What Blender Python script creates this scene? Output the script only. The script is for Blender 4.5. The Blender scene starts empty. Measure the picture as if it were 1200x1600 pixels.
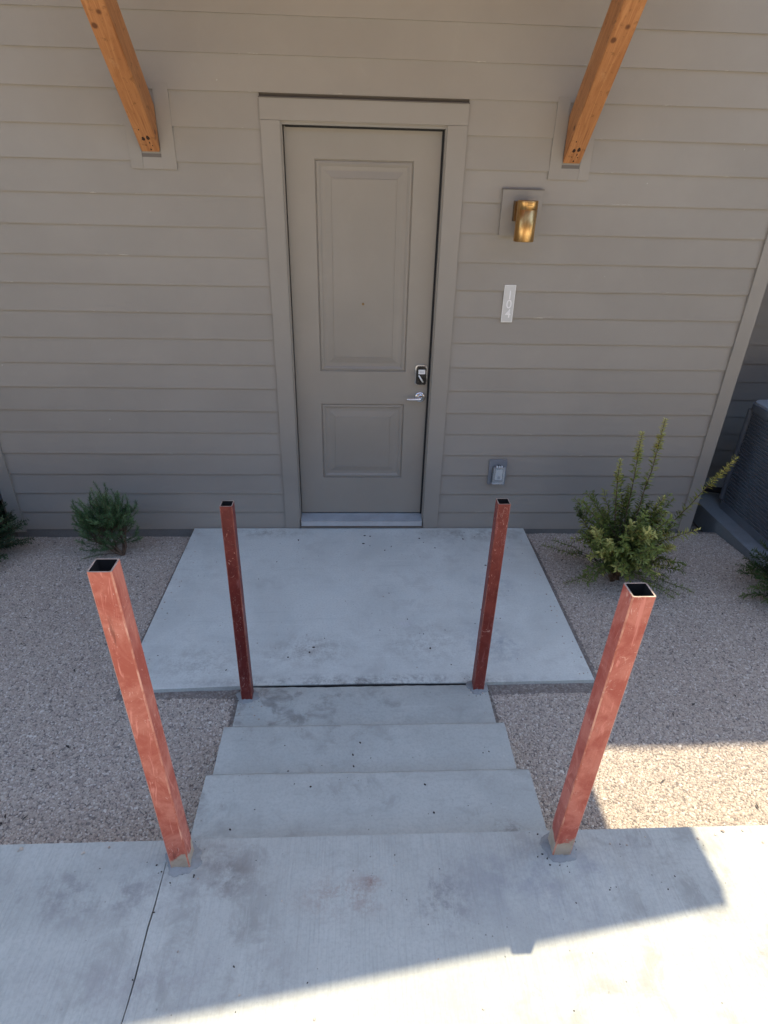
import bpy, bmesh, math, random
from mathutils import Vector, Matrix, noise
R = math.radians
random.seed(7)
scene = bpy.context.scene
COL = scene.collection

# ---------------------------------------------------------------- camera
cam_d = bpy.data.cameras.new('camera')
cam = bpy.data.objects.new('camera', cam_d); COL.objects.link(cam)
RX = Vector((0.99822, -0.04065, 0.02333)); UP = Vector((-0.00065, 0.486, 0.874)); BK = Vector((-0.0469, -0.8731, 0.4853))
BK.normalize(); RX = (RX - BK * RX.dot(BK)).normalized(); UP = BK.cross(RX)
m3 = Matrix((RX, UP, BK)).transposed()
cam.matrix_world = Matrix.Translation((-0.0454, -3.9159, 2.3042)) @ m3.to_4x4()
cam_d.sensor_fit = 'HORIZONTAL'; cam_d.sensor_width = 36; cam_d.lens = 28.212
cam_d.clip_start = 0.02; cam_d.clip_end = 2000
scene.camera = cam

# ---------------------------------------------------------------- light
SUN = Vector((0.215, 0.265, 1.0)).normalized()            # towards the sun
world = bpy.data.worlds.new('World'); scene.world = world; world.use_nodes = True
wn = world.node_tree.nodes; wl = world.node_tree.links
sky = wn.new('ShaderNodeTexSky'); sky.sky_type = 'NISHITA'; sky.sun_disc = False
sky.sun_elevation = math.asin(SUN.z); sky.sun_rotation = math.atan2(SUN.x, SUN.y)
sky.air_density = 1.0; sky.dust_density = 1.0; sky.ozone_density = 0.0
wl.new(sky.outputs[0], wn['Background'].inputs[0]); wn['Background'].inputs[1].default_value = 0.15
sun_d = bpy.data.lights.new('sun', 'SUN'); sun = bpy.data.objects.new('sun', sun_d); COL.objects.link(sun)
sun_d.energy = 3.0; sun_d.angle = R(0.55); sun_d.color = (1.0, 0.87, 0.65)
sun.rotation_euler = SUN.to_track_quat('Z', 'Y').to_euler(); sun.location = (3, 4, 14)
vs = scene.view_settings
vs.view_transform = 'Standard'; vs.look = 'None'; vs.gamma = 1; vs.use_curve_mapping = False
vs.exposure = 1.55
scene.render.engine = 'CYCLES'
scene.cycles.max_bounces = 8; scene.cycles.diffuse_bounces = 6

# ---------------------------------------------------------------- materials
class NT:
    def __init__(s, name):
        s.m = bpy.data.materials.new(name); s.m.use_nodes = True
        s.t = s.m.node_tree; s.n = s.t.nodes; s.b = s.n['Principled BSDF']
        s.tc = s.n.new('ShaderNodeTexCoord')
    def link(s, a, b): s.t.links.new(a, b)
    def setin(s, node, key, v):
        if hasattr(v, 'is_output') or isinstance(v, bpy.types.NodeSocket): s.link(v, node.inputs[key])
        else: node.inputs[key].default_value = v
    def coord(s, kind='Object', scale=(1, 1, 1), loc=(0, 0, 0), rot=(0, 0, 0)):
        mp = s.n.new('ShaderNodeMapping'); mp.inputs['Scale'].default_value = scale
        mp.inputs['Location'].default_value = loc; mp.inputs['Rotation'].default_value = rot
        s.link(s.tc.outputs[kind], mp.inputs[0]); return mp.outputs[0]
    def noise(s, co, scale, detail=4, rough=0.55, dist=0):
        x = s.n.new('ShaderNodeTexNoise'); s.link(co, x.inputs['Vector'])
        x.inputs['Scale'].default_value = scale; x.inputs['Detail'].default_value = detail
        x.inputs['Roughness'].default_value = rough; x.inputs['Distortion'].default_value = dist
        return x.outputs['Fac']
    def voro(s, co, scale, feature='F1', out='Distance'):
        x = s.n.new('ShaderNodeTexVoronoi'); x.feature = feature; s.link(co, x.inputs['Vector'])
        x.inputs['Scale'].default_value = scale; return x.outputs[out]
    def ramp(s, f, a, b, lo=0.0, hi=1.0):
        x = s.n.new('ShaderNodeMapRange'); s.link(f, x.inputs[0])
        x.inputs[1].default_value = a; x.inputs[2].default_value = b
        x.inputs[3].default_value = lo; x.inputs[4].default_value = hi; x.interpolation_type = 'SMOOTHSTEP'
        return x.outputs[0]
    def math(s, op, a, b=0.0):
        x = s.n.new('ShaderNodeMath'); x.operation = op; s.setin(x, 0, a); s.setin(x, 1, b); return x.outputs[0]
    def mix(s, f, a, b, blend='MIX'):
        x = s.n.new('ShaderNodeMix'); x.data_type = 'RGBA'; x.blend_type = blend
        s.setin(x, 0, f); s.setin(x, 6, col4(a)); s.setin(x, 7, col4(b)); return x.outputs[2]
    def sep(s, co):
        x = s.n.new('ShaderNodeSeparateXYZ'); s.link(co, x.inputs[0]); return x.outputs
    def spot(s, co, c, rad):               # soft mask round a point, 1 in the middle
        x = s.n.new('ShaderNodeVectorMath'); x.operation = 'SUBTRACT'; s.link(co, x.inputs[0]); x.inputs[1].default_value = c
        y = s.n.new('ShaderNodeVectorMath'); y.operation = 'DIVIDE'; s.link(x.outputs[0], y.inputs[0]); y.inputs[1].default_value = rad
        z = s.n.new('ShaderNodeVectorMath'); z.operation = 'LENGTH'; s.link(y.outputs[0], z.inputs[0])
        return s.ramp(z.outputs['Value'], 1.0, 0.0)
    def bump(s, h, strength=0.3, dist=0.004, prev=None):
        x = s.n.new('ShaderNodeBump'); s.link(h, x.inputs['Height'])
        x.inputs['Strength'].default_value = strength; x.inputs['Distance'].default_value = dist
        if prev is not None: s.link(prev, x.inputs['Normal'])
        return x.outputs[0]
    def done(s, color=None, rough=None, metal=None, normal=None, spec=None):
        if color is not None: s.setin(s.b, 'Base Color', col4(color))
        if rough is not None: s.setin(s.b, 'Roughness', rough)
        if metal is not None: s.setin(s.b, 'Metallic', metal)
        if normal is not None: s.link(normal, s.b.inputs['Normal'])
        if spec is not None: s.setin(s.b, 'Specular IOR Level', spec)
        return s.m
def col4(c): return (c[0], c[1], c[2], 1.0) if isinstance(c, (tuple, list)) else c

def mat_concrete(name, base, dark, stains_and_shade=(), broom=0.0, smudge=0.5, seed=0.0):
    k = NT(name); co = k.coord('Object', loc=(seed, seed * .7, 0)); raw = k.tc.outputs['Object']
    big = k.noise(co, 2.2, 5, .6, .6); mid = k.noise(co, 9, 6, .68, .4); fine = k.noise(co, 90, 4, .7)
    c = k.mix(k.ramp(big, .35, .7), base, [x * .86 for x in base])
    patch = k.ramp(k.noise(k.coord('Object', loc=(seed + 4, 2, 0)), 1.3, 3, .6, .5), .38, .66, .12, 1.0)
    c = k.mix(k.math('MULTIPLY', k.math('MULTIPLY', k.ramp(mid, .46, .68), smudge), patch), c, dark)
    drag = k.noise(k.coord('Object', scale=(2.2, 26, 6) if not broom else (22, 2.6, 6), loc=(seed, 0, 0)), 1.0, 6, .72, .4)
    c = k.mix(k.ramp(drag, .56, .70, 0, .34), c, [x * .66 for x in base])
    c = k.mix(k.ramp(drag, .43, .30, 0, .30), c, [min(1, x * 1.2) for x in base])
    grit = k.noise(co, 38, 5, .8, .2); c = k.mix(k.math('MULTIPLY', k.ramp(grit, .60, .72), k.math('MULTIPLY', patch, .5)), c, [x * .6 for x in dark])
    c = k.mix(k.ramp(k.noise(co, 14, 5, .7, 1.2), .62, .72, 0, .35 * smudge), c, [min(1, x * 1.28) for x in base])
    c = k.mix(k.math('MULTIPLY', k.ramp(fine, .42, .66), .42), c, [x * .72 for x in base])
    specks = k.ramp(k.voro(co, 34), .10, .05)
    gate = k.ramp(k.noise(co, 6, 2), .52, .6)
    c = k.mix(k.math('MULTIPLY', k.math('MULTIPLY', specks, gate), .65), c, [x * .35 for x in dark])
    for pos, rad, colr, amt, sc in stains_and_shade:
        w = k.math('ADD', k.math('MULTIPLY', k.noise(co, sc * .6, 6, .72, .2), .6), k.math('MULTIPLY', k.noise(co, sc * 2.6, 5, .75), .4))
        f = k.math('MULTIPLY', k.spot(raw, pos, rad), k.ramp(w, .43, .60))
        c = k.mix(k.math('MULTIPLY', f, amt), c, colr)
    hgt = k.math('ADD', k.math('MULTIPLY', fine, .5), k.math('MULTIPLY', mid, .8))
    if broom:
        st = k.noise(k.coord('Object', scale=(150, 5, 5)), 1.0, 3, .6)
        hgt = k.math('ADD', hgt, k.math('MULTIPLY', st, broom))
        c = k.mix(k.ramp(st, .45, .72, 0, .30), c, [x * .62 for x in base])
    hgt = k.math('SUBTRACT', hgt, k.math('MULTIPLY', specks, .6))
    return k.done(c, .88, normal=k.bump(hgt, .45, .003), spec=.3)

RUST = (.20, .085, .055); MUD = (.15, .115, .085)
M = {}
CB = (.445, .455, .41); CD = (.24, .235, .21)
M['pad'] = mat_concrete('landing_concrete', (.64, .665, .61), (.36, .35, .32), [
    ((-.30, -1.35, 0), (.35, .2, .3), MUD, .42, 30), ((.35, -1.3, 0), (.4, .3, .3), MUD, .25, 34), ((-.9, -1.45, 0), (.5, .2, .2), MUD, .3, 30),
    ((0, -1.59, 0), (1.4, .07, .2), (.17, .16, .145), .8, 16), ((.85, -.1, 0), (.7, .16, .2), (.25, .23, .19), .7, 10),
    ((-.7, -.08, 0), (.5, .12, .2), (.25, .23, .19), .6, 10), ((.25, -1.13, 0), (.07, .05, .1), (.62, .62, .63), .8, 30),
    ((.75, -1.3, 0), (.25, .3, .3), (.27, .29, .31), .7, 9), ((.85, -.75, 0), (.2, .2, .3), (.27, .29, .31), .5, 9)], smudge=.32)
H0 = .1367
M['steps'] = mat_concrete('step_concrete', CB, CD, [
    ((.05, -2.2, .137), (.22, .1, .2), (.15, .145, .14), .8, 18), ((.5, -2.05, .137), (.25, .12, .2), MUD, .7, 26),
    ((-.5, -2.2, .12), (.35, .25, .3), (.22, .19, .155), 1.0, 9), ((-.2, -2.42, .273), (.16, .12, .2), (.15, .12, .10), .8, 24),
    ((-.17, -2.57, .273), (.12, .05, .1), (.24, .17, .08), .9, 20), ((.5, -2.5, .273), (.4, .2, .2), (.20, .20, .20), 1.0, 7),
    ((-.45, -2.55, .273), (.45, .18, .2), (.22, .19, .165), 1.0, 8), ((0, -1.86, 0), (.7, .1, .2), (.25, .245, .235), .7, 14),
    ((-.45, -1.72, 0), (.22, .14, .2), (.22, .225, .225), .8, 10),
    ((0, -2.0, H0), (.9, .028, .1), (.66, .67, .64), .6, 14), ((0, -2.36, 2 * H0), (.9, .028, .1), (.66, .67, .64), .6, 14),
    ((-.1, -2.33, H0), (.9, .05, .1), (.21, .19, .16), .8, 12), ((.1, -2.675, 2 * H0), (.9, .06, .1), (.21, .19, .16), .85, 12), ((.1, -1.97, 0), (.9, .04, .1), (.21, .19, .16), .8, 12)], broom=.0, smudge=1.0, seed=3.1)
M['walk'] = mat_concrete('sidewalk_concrete', CB, CD, [
    ((-.075, -2.89, .41), (.22, .10, .2), RUST, .42, 22), ((.0, -2.85, .41), (.05, .04, .1), RUST, .6, 30),
    ((.22, -2.9, .41), (.17, .16, .2), (.17, .165, .165), .75, 13), ((.58, -2.85, .41), (.5, .22, .3), (.26, .265, .27), 1.0, 3.2),  # wide grey patch: darker concrete with shade round the right post painted in
    ((-.45, -2.82, .41), (.17, .14, .2), (.20, .185, .165), .95, 8), ((-.85, -2.86, .41), (.5, .14, .2), (.22, .215, .205), 1.0, 6),
    ((-.55, -2.75, .41), (.16, .1, .2), (.20, .19, .18), .7, 10), ((-.6, -3.1, .41), (.6, .12, .2), (.27, .26, .25), .6, 7)],
    broom=1.3, smudge=.75, seed=1.7)
M['grout'] = mat_concrete('grout', (.29, .295, .285), (.13, .13, .125), smudge=.8, seed=5)
M['mortar'] = mat_concrete('mortar', (.46, .40, .31), (.30, .25, .19), smudge=.7, seed=8)
M['foundation'] = mat_concrete('foundation_concrete', (.22, .215, .20), (.13, .125, .115), smudge=.8, seed=4)
M['drive'] = mat_concrete('drive_bounce_concrete', (.76, .69, .57), (.66, .59, .48), smudge=.4, seed=6)  # unseen drive, made pale and warm to bounce light onto the wall
M['acpad'] = mat_concrete('equipment_pad', (.25, .275, .285), (.16, .17, .18), smudge=.3, seed=9)

def mat_paint(name, base, rough=.55, scuff=0.0, grain=.12):
    k = NT(name); raw = k.tc.outputs['Object']
    oi = k.n.new('ShaderNodeObjectInfo')
    co = k.n.new('ShaderNodeVectorMath'); co.operation = 'ADD'; k.link(raw, co.inputs[0])
    sc = k.n.new('ShaderNodeVectorMath'); sc.operation = 'SCALE'; k.link(oi.outputs['Location'], sc.inputs[0]); sc.inputs['Scale'].default_value = 7.3
    k.link(sc.outputs[0], co.inputs[1]); co = co.outputs[0]
    v = k.noise(co, 1.7, 5, .6)
    c = k.mix(k.ramp(v, .3, .7), [x * .95 for x in base], [x * 1.04 for x in base])
    c = k.mix(k.math('MULTIPLY', k.math('SUBTRACT', oi.outputs['Random'], .5), .14), c, [x * 1.6 for x in base]) if scuff else c
    mp = k.n.new('ShaderNodeMapping'); mp.inputs['Scale'].default_value = (6, 30, 160); k.link(co, mp.inputs[0])
    g = k.noise(mp.outputs[0], 1, 3, .6)
    fine = k.noise(co, 160, 3, .6)
    if scuff:
        z = k.sep(raw)[2]
        band = k.ramp(z, .012, .002)
        mp2 = k.n.new('ShaderNodeMapping'); mp2.inputs['Scale'].default_value = (5, 5, 40); k.link(co, mp2.inputs[0])
        w = k.ramp(k.noise(mp2.outputs[0], 1.0, 6, .75), .60, .68)
        c = k.mix(k.math('MULTIPLY', k.math('MULTIPLY', band, w), .68 * scuff), c, (.62, .58, .50))
        dots = k.math('MULTIPLY', k.ramp(k.voro(co, 9), .045, .018), k.ramp(k.noise(co, 4, 2), .55, .62))
        c = k.mix(k.math('MULTIPLY', dots, .75 * scuff), c, (.55, .53, .48))
        dust = k.ramp(k.noise(co, 5, 6, .7, .6), .58, .8, 0, .16)
        c = k.mix(dust, c, [x * 1.35 for x in base])
    h = k.math('ADD', k.math('MULTIPLY', g, .6), k.math('MULTIPLY', fine, .4))
    return k.done(c, rough, normal=k.bump(h, grain, .002), spec=.4)
WALL = (.325, .298, .256)
M['siding'] = mat_paint('siding_paint', WALL, .62, scuff=1.0, grain=.22)
M['trim'] = mat_paint('trim_paint', (.325, .298, .256), .5, grain=.12)
M['door'] = mat_paint('door_paint', (.312, .282, .236), .42, scuff=.35, grain=.06)
M['caulk'] = mat_paint('caulk', (.16, .14, .12), .7)

def mat_simple(name, base, rough=.5, metal=0.0, var=.12, scale=25, grain=.1, spec=.5):
    k = NT(name); co = k.tc.outputs['Object']
    v = k.noise(co, scale, 5, .65)
    c = k.mix(k.ramp(v, .3, .72), [x * (1 - var) for x in base], [min(1, x * (1 + var)) for x in base])
    r = k.ramp(v, .3, .7, max(0, rough - .07), min(1, rough + .1))
    return k.done(c, r, metal, k.bump(k.noise(co, scale * 7, 3), grain, .001), spec)
M['dark'] = mat_simple('dark_gap', (.02, .02, .02), .8)
M['aluminium'] = mat_simple('sill_aluminium', (.36, .40, .42), .5, .35, .10, 12)
M['sill_nose'] = mat_simple('sill_nose', (.72, .74, .76), .38, .8, .06, 12)
M['chrome'] = mat_simple('chrome', (.86, .86, .87), .10, 1.0, .03)
M['black'] = mat_simple('black_plastic', (.012, .012, .013), .22, 0, .1)
M['white'] = mat_simple('white_plastic', (.80, .81, .81), .4, 0, .04)
M['label'] = mat_simple('paper_label', (.82, .82, .80), .7, 0, .03)
M['grey_ink'] = mat_simple('grey_ink', (.45, .46, .47), .7)
M['plate_face'] = mat_simple('brushed_plate', (.60, .605, .59), .45, .1, .05, 18)
M['plate_edge'] = mat_simple('plate_edge', (.80, .80, .78), .35, .1, .04)
M['plate_white'] = mat_simple('white_numeral', (.88, .88, .87), .45, 0, .02)
M['box_grey'] = mat_simple('outlet_plate', (.22, .235, .255), .5, 0, .08)
k = NT('clear_cover'); v = k.noise(k.tc.outputs['Object'], 30, 3)
k.b.inputs['Alpha'].default_value = .24
M['clear'] = k.done((.80, .86, .86), k.ramp(v, .3, .7, .12, .3))
def mat_brass():
    k = NT('aged_brass'); co = k.tc.outputs['Object']
    v = k.noise(k.coord('Object', scale=(1, 1, .35)), 22, 6, .7, .5)
    c = k.mix(k.ramp(v, .35, .7), (.46, .25, .085), (.80, .52, .22))
    return k.done(c, k.ramp(v, .3, .75, .42, .28), 1.0, k.bump(k.noise(co, 180, 3), .08, .001))
M['brass'] = mat_brass()
M['brass_dark'] = mat_simple('dark_bronze', (.30, .19, .085), .4, 1.0)
def mat_wood(name):
    k = NT(name); co = k.tc.outputs['Object']
    mp = k.n.new('ShaderNodeMapping'); mp.inputs['Scale'].default_value = (14, 14, 1.1); k.link(co, mp.inputs[0])
    g = k.noise(mp.outputs[0], 2.2, 6, .65, 1.6)
    mp2 = k.n.new('ShaderNodeMapping'); mp2.inputs['Scale'].default_value = (60, 60, 3); k.link(co, mp2.inputs[0])
    f = k.noise(mp2.outputs[0], 3, 4, .7)
    c = k.mix(k.ramp(g, .3, .7), (.36, .145, .050), (.54, .255, .100))
    c = k.mix(k.ramp(f, .5, .8, 0, .4), c, (.34, .125, .035))
    blot = k.ramp(k.noise(co, 7, 4, .6), .55, .72, 0, .35); c = k.mix(blot, c, (.60, .36, .18))
    w = k.noise(co, 30, 4, .7, .6)
    smear = k.ramp(w, .56, .68, 0, .65); c = k.mix(smear, c, (.20, .085, .03))
    chk = k.noise(k.coord('Object', scale=(90, 90, 1.6)), 1.0, 4, .75); c = k.mix(k.ramp(chk, .66, .71, 0, .75), c, (.11, .045, .02))
    kn = k.ramp(k.voro(co, 11), .20, .10)
    kg = k.ramp(k.noise(co, 5, 2), .47, .52)
    c = k.mix(k.math('MULTIPLY', k.math('MULTIPLY', kn, kg), .85), c, (.10, .035, .015))
    return k.done(c, .5, normal=k.bump(k.math('ADD', g, f), .2, .002), spec=.4)
M['wood'] = mat_wood('cedar_timber')
M['knot'] = mat_simple('knot_hole', (.035, .015, .01), .8)
M['soffit'] = mat_wood('cedar_soffit')
M['brick'] = mat_simple('sky_block_brick', (.095, .06, .045), .85, 0, .3, 8, .3)  # kept dark so the added row sends little light back
M['roofing'] = mat_simple('roofing', (.10, .095, .09), .85, 0, .25, 40, .4)

def mat_red(name, base, fade, seed, gloss, splash, wear):
    k = NT(name); raw = k.tc.outputs['Object']; co = k.coord('Object', loc=(seed, seed * 1.3, seed * .3))
    st = k.coord('Object', scale=(1, 1, .12), loc=(seed, 0, 0))
    grp0 = k.ramp(k.noise(k.coord('Object', loc=(seed * 2, 5, seed)), 5, 3, .6), .40, .60)
    a = k.noise(co, 9, 6, .7, .8); b = k.noise(st, 34, 5, .7, 1.0); d = k.noise(co, 40, 5, .72, 1.4)
    c = k.mix(k.ramp(a, .38, .66), base, fade)
    c = k.mix(k.math('MULTIPLY', k.ramp(b, .56, .66), .62 * wear), c, [min(1, x * 1.12 + .05) for x in fade])
    c = k.mix(k.math('MULTIPLY', k.ramp(d, .62, .68), .62 * wear), c, (.66, .34, .26))
    c = k.mix(k.math('MULTIPLY', k.ramp(k.noise(co, 17, 6, .75, 2.2), .655, .69), k.math('MULTIPLY', grp0, .9 * wear)), c, (.70, .46, .38))
    grp = k.ramp(k.noise(co, 4.5, 3, .6), .42, .62)
    c = k.mix(k.math('MULTIPLY', k.math('MULTIPLY', k.ramp(k.noise(k.coord('Object', scale=(1, 1, .3), loc=(seed, 3, 1)), 70, 4, .8, 2.0), .60, .68), grp), .8 * wear * .8), c, (.74, .52, .44))
    drk = k.math('MULTIPLY', k.ramp(k.noise(st, 24, 5, .7, .5), .62, .70), .55)
    c = k.mix(drk, c, [x * .34 for x in base])
    ring = k.math('SUBTRACT', k.voro(co, 15), .27); ring = k.math('ABSOLUTE', ring)
    rg = k.math('MULTIPLY', k.ramp(ring, .022, .006), k.ramp(k.noise(co, 5, 3), .60, .66))
    c = k.mix(k.math('MULTIPLY', rg, .5 * wear), c, (.70, .42, .34))
    z = k.sep(raw)[2]
    if splash:
        s = k.math('ADD', z, k.math('MULTIPLY', k.math('SUBTRACT', k.noise(co, 16, 4, .6), .5), .16))
        c = k.mix(k.math('MULTIPLY', k.ramp(s, splash + .006, splash - .006), .95), c, k.mix(k.ramp(a, .4, .6), (.46, .40, .31), (.36, .30, .22)))
    return k.done(c, k.ramp(b, .35, .7, gloss, gloss + .25), normal=k.bump(k.math('ADD', d, b), .16, .0015), spec=.4)
M['red_a'] = mat_red('red_primer_scuffed', (.40, .085, .052), (.56, .195, .135), 1.3, .45, .055, 1.4)
M['red_b'] = mat_red('red_primer_rubbed', (.37, .075, .050), (.52, .165, .118), 4.2, .45, .075, 1.2)
M['red_c'] = mat_red('red_primer_shaded', (.125, .014, .011), (.18, .027, .020), 7.7, .34, 0, 1.15)  # same primer darkened: shade on the rear posts put into the colour
M['red_d'] = mat_red('red_primer_shaded_dull', (.17, .024, .017), (.235, .043, .030), 9.9, .38, 0, 1.3)  # other rear post, shade mixed into the red a little less strongly
M['edge'] = mat_red('primer_worn_edge', (.44, .115, .07), (.66, .32, .22), 2.2, .4, 0, 1.2)
M['edge_shaded'] = mat_red('shaded_worn_edge', (.19, .035, .024), (.36, .13, .09), 6.2, .4, 0, 1.2)  # worn edge with the rear posts' shade put into its red
M['cut'] = mat_simple('cut_steel', (.46, .37, .31), .45, .4, .2, 60)
M['tube_in_shade'] = mat_simple('tube_inside_shade', (.010, .007, .006), .85)  # near black: shade of the deep hollow put into the colour

def mat_stone():
    k = NT('gravel_stone'); oi = k.n.new('ShaderNodeObjectInfo')
    rp = k.n.new('ShaderNodeValToRGB'); k.link(oi.outputs['Random'], rp.inputs[0])
    cr = rp.color_ramp; cr.elements[0].color = (.33, .28, .235, 1); cr.elements[1].color = (.70, .65, .57, 1); cr.elements[1].position = 1
    for ps, cc in ((.25, (.395, .33, .272)), (.5, (.455, .393, .325)), (.75, (.50, .42, .335)), (.94, (.59, .53, .45))):
        e = cr.elements.new(ps); e.color = (*cc, 1)
    v = k.noise(k.tc.outputs['Object'], 2.2, 4, .7)
    c = k.mix(k.ramp(v, .3, .7, 0, .3), rp.outputs[0], (.32, .27, .225))
    return k.done(c, .9, spec=.25)
M['stone'] = mat_stone()
def mat_bed():
    k = NT('gravel_bed'); co = k.tc.outputs['Object']
    v = k.voro(co, 75); n = k.noise(co, 40, 5, .7)
    c = k.mix(k.ramp(v, .1, .6), (.36, .325, .285), (.22, .195, .17)); c = k.mix(k.ramp(n, .4, .7), c, (.16, .13, .11))
    return k.done(c, .95, normal=k.bump(v, .8, .008), spec=.2)
M['bed'] = mat_bed()
def mat_leaf(name, old, mid, young):
    k = NT(name); at = k.n.new('ShaderNodeAttribute'); at.attribute_name = 'tint'; at.attribute_type = 'GEOMETRY'
    rp = k.n.new('ShaderNodeValToRGB'); k.link(at.outputs['Fac'], rp.inputs[0]); cr = rp.color_ramp
    cr.elements[0].color = (*old, 1); cr.elements[1].color = (*young, 1); e = cr.elements.new(.5); e.color = (*mid, 1)
    v = k.noise(k.tc.outputs['Object'], 60, 3)
    c = k.mix(k.ramp(v, .3, .7, 0, .35), rp.outputs[0], [x * .6 for x in mid])
    k.b.inputs['Subsurface Weight'].default_value = 0
    return k.done(c, .5, spec=.35)
M['leaf_a'] = mat_leaf('oval_leaf', (.048, .080, .026), (.21, .26, .055), (.66, .60, .19))
M['leaf_b'] = mat_leaf('needle_leaf', (.036, .085, .034), (.11, .215, .080), (.27, .41, .17))
M['leaf_c'] = mat_leaf('dark_leaf', (.018, .042, .024), (.040, .085, .036), (.12, .19, .08))
M['leaf_d'] = mat_leaf('bright_leaf', (.022, .050, .016), (.07, .13, .03), (.17, .24, .06))
M['twig'] = mat_simple('twig_bark', (.13, .085, .055), .8, 0, .3, 60, .4)
M['crumb'] = mat_simple('dirt_crumb', (.045, .035, .028), .9, 0, .3, 60)
M['ac_side'] = mat_simple('unit_enamel', (.17, .185, .205), .5, 0, .06)
M['ac_fin'] = mat_simple('unit_fin', (.145, .158, .178), .6, .0, .1)
M['ac_top'] = mat_simple('unit_top', (.40, .45, .50), .4, .2, .06)
M['rubber'] = mat_simple('black_rubber', (.015, .015, .016), .7)
M['utility'] = mat_simple('utility_enamel', (.50, .53, .56), .5, 0, .05)

# ---------------------------------------------------------------- helpers
def tag(o, label=None, cat=None, group=None, kind=None):
    if label: o['label'] = label
    if cat: o['category'] = cat
    if group: o['group'] = group
    if kind: o['kind'] = kind
    return o
def empty(name, loc=(0, 0, 0)):
    o = bpy.data.objects.new(name, None); COL.objects.link(o); o.location = loc; o.empty_display_size = .1; return o
def link(name, me, mats, parent=None, loc=(0, 0, 0), smooth=False):
    o = bpy.data.objects.new(name, me); COL.objects.link(o)
    for m in (mats if isinstance(mats, (list, tuple)) else [mats]): me.materials.append(m)
    if smooth: me.polygons.foreach_set('use_smooth', [True] * len(me.polygons))
    o.location = loc
    if parent is not None:
        o.parent = parent; o.location = Vector(loc) - world_loc(parent)
    return o
def world_loc(o):
    v = Vector(o.location)
    while o.parent: o = o.parent; v += Vector(o.location)
    return v
def finish(bm, name, mats, parent=None, loc=(0, 0, 0), bevel=0, smooth=False, seg=2):
    # geometry is in world space; loc is the object's own origin
    if bevel: bmesh.ops.bevel(bm, geom=[e for e in bm.edges if e.is_manifold and e.calc_face_angle(0) > .5], offset=bevel, segments=seg, affect='EDGES', profile=.6)
    bmesh.ops.recalc_face_normals(bm, faces=bm.faces)
    bmesh.ops.translate(bm, verts=bm.verts, vec=-Vector(loc))
    me = bpy.data.meshes.new(name); bm.to_mesh(me); bm.free()
    return link(name, me, mats, parent, loc, smooth)
def box(bm, a, b, mi=0):
    x0, y0, z0 = a; x1, y1, z1 = b
    v = [bm.verts.new(p) for p in ((x0, y0, z0), (x1, y0, z0), (x1, y1, z0), (x0, y1, z0), (x0, y0, z1), (x1, y0, z1), (x1, y1, z1), (x0, y1, z1))]
    for f in ((0, 3, 2, 1), (4, 5, 6, 7), (0, 1, 5, 4), (1, 2, 6, 5), (2, 3, 7, 6), (3, 0, 4, 7)):
        q = bm.faces.new([v[i] for i in f]); q.material_index = mi
    return v
def boxo(name, a, b, mat, parent=None, bevel=0.0, loc=None):
    bm = bmesh.new(); box(bm, a, b); return finish(bm, name, mat, parent, loc if loc is not None else ((a[0] + b[0]) / 2, (a[1] + b[1]) / 2, min(a[2], b[2])), bevel)
def prism(bm, pts, z0, z1, mi=0):
    lo = [bm.verts.new((x, y, z0)) for x, y in pts]; hi = [bm.verts.new((x, y, z1)) for x, y in pts]
    n = len(pts); bm.faces.new(lo[::-1]).material_index = mi; bm.faces.new(hi).material_index = mi
    for i in range(n): bm.faces.new((lo[i], lo[(i + 1) % n], hi[(i + 1) % n], hi[i])).material_index = mi
def hexa(bm, P, mi=0):           # eight corners: four of one end, four of the other, same order
    v = [bm.verts.new(p) for p in P]
    for f in ((0, 3, 2, 1), (4, 5, 6, 7), (0, 1, 5, 4), (1, 2, 6, 5), (2, 3, 7, 6), (3, 0, 4, 7)):
        bm.faces.new([v[i] for i in f]).material_index = mi
def tube(bm, pts, rad, n=6, mi=0):
    pts = [Vector(p) for p in pts]; rings = []
    for i, p in enumerate(pts):
        t = (pts[min(i + 1, len(pts) - 1)] - pts[max(i - 1, 0)]).normalized()
        u = t.cross(Vector((0, 0, 1)) if abs(t.z) < .9 else Vector((1, 0, 0))).normalized(); w = t.cross(u)
        r = rad[i] if isinstance(rad, (list, tuple)) else rad
        rings.append([bm.verts.new(p + (u * math.cos(2 * math.pi * j / n) + w * math.sin(2 * math.pi * j / n)) * r) for j in range(n)])
    for a, b in zip(rings, rings[1:]):
        for j in range(n): bm.faces.new((a[j], a[(j + 1) % n], b[(j + 1) % n], b[j])).material_index = mi
    bm.faces.new(rings[0][::-1]).material_index = mi; bm.faces.new(rings[-1]).material_index = mi
def lathe(bm, prof, c, axis='Z', n=28, mi=0):
    rings = []
    for r, h in prof:
        ring = []
        for j in range(n):
            a = 2 * math.pi * j / n; x, y = r * math.cos(a), r * math.sin(a)
            p = (c[0] + x, c[1] + y, c[2] + h) if axis == 'Z' else (c[0] + x, c[1] - h, c[2] + y)
            ring.append(bm.verts.new(p))
        rings.append(ring)
    for a, b in zip(rings, rings[1:]):
        for j in range(n): bm.faces.new((a[j], a[(j + 1) % n], b[(j + 1) % n], b[j])).material_index = mi
    bm.faces.new(rings[0]).material_index = mi; bm.faces.new(rings[-1]).material_index = mi

GZ = -.022                       # level of the gravel beds
SW = .410                        # level of the sidewalk
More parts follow.
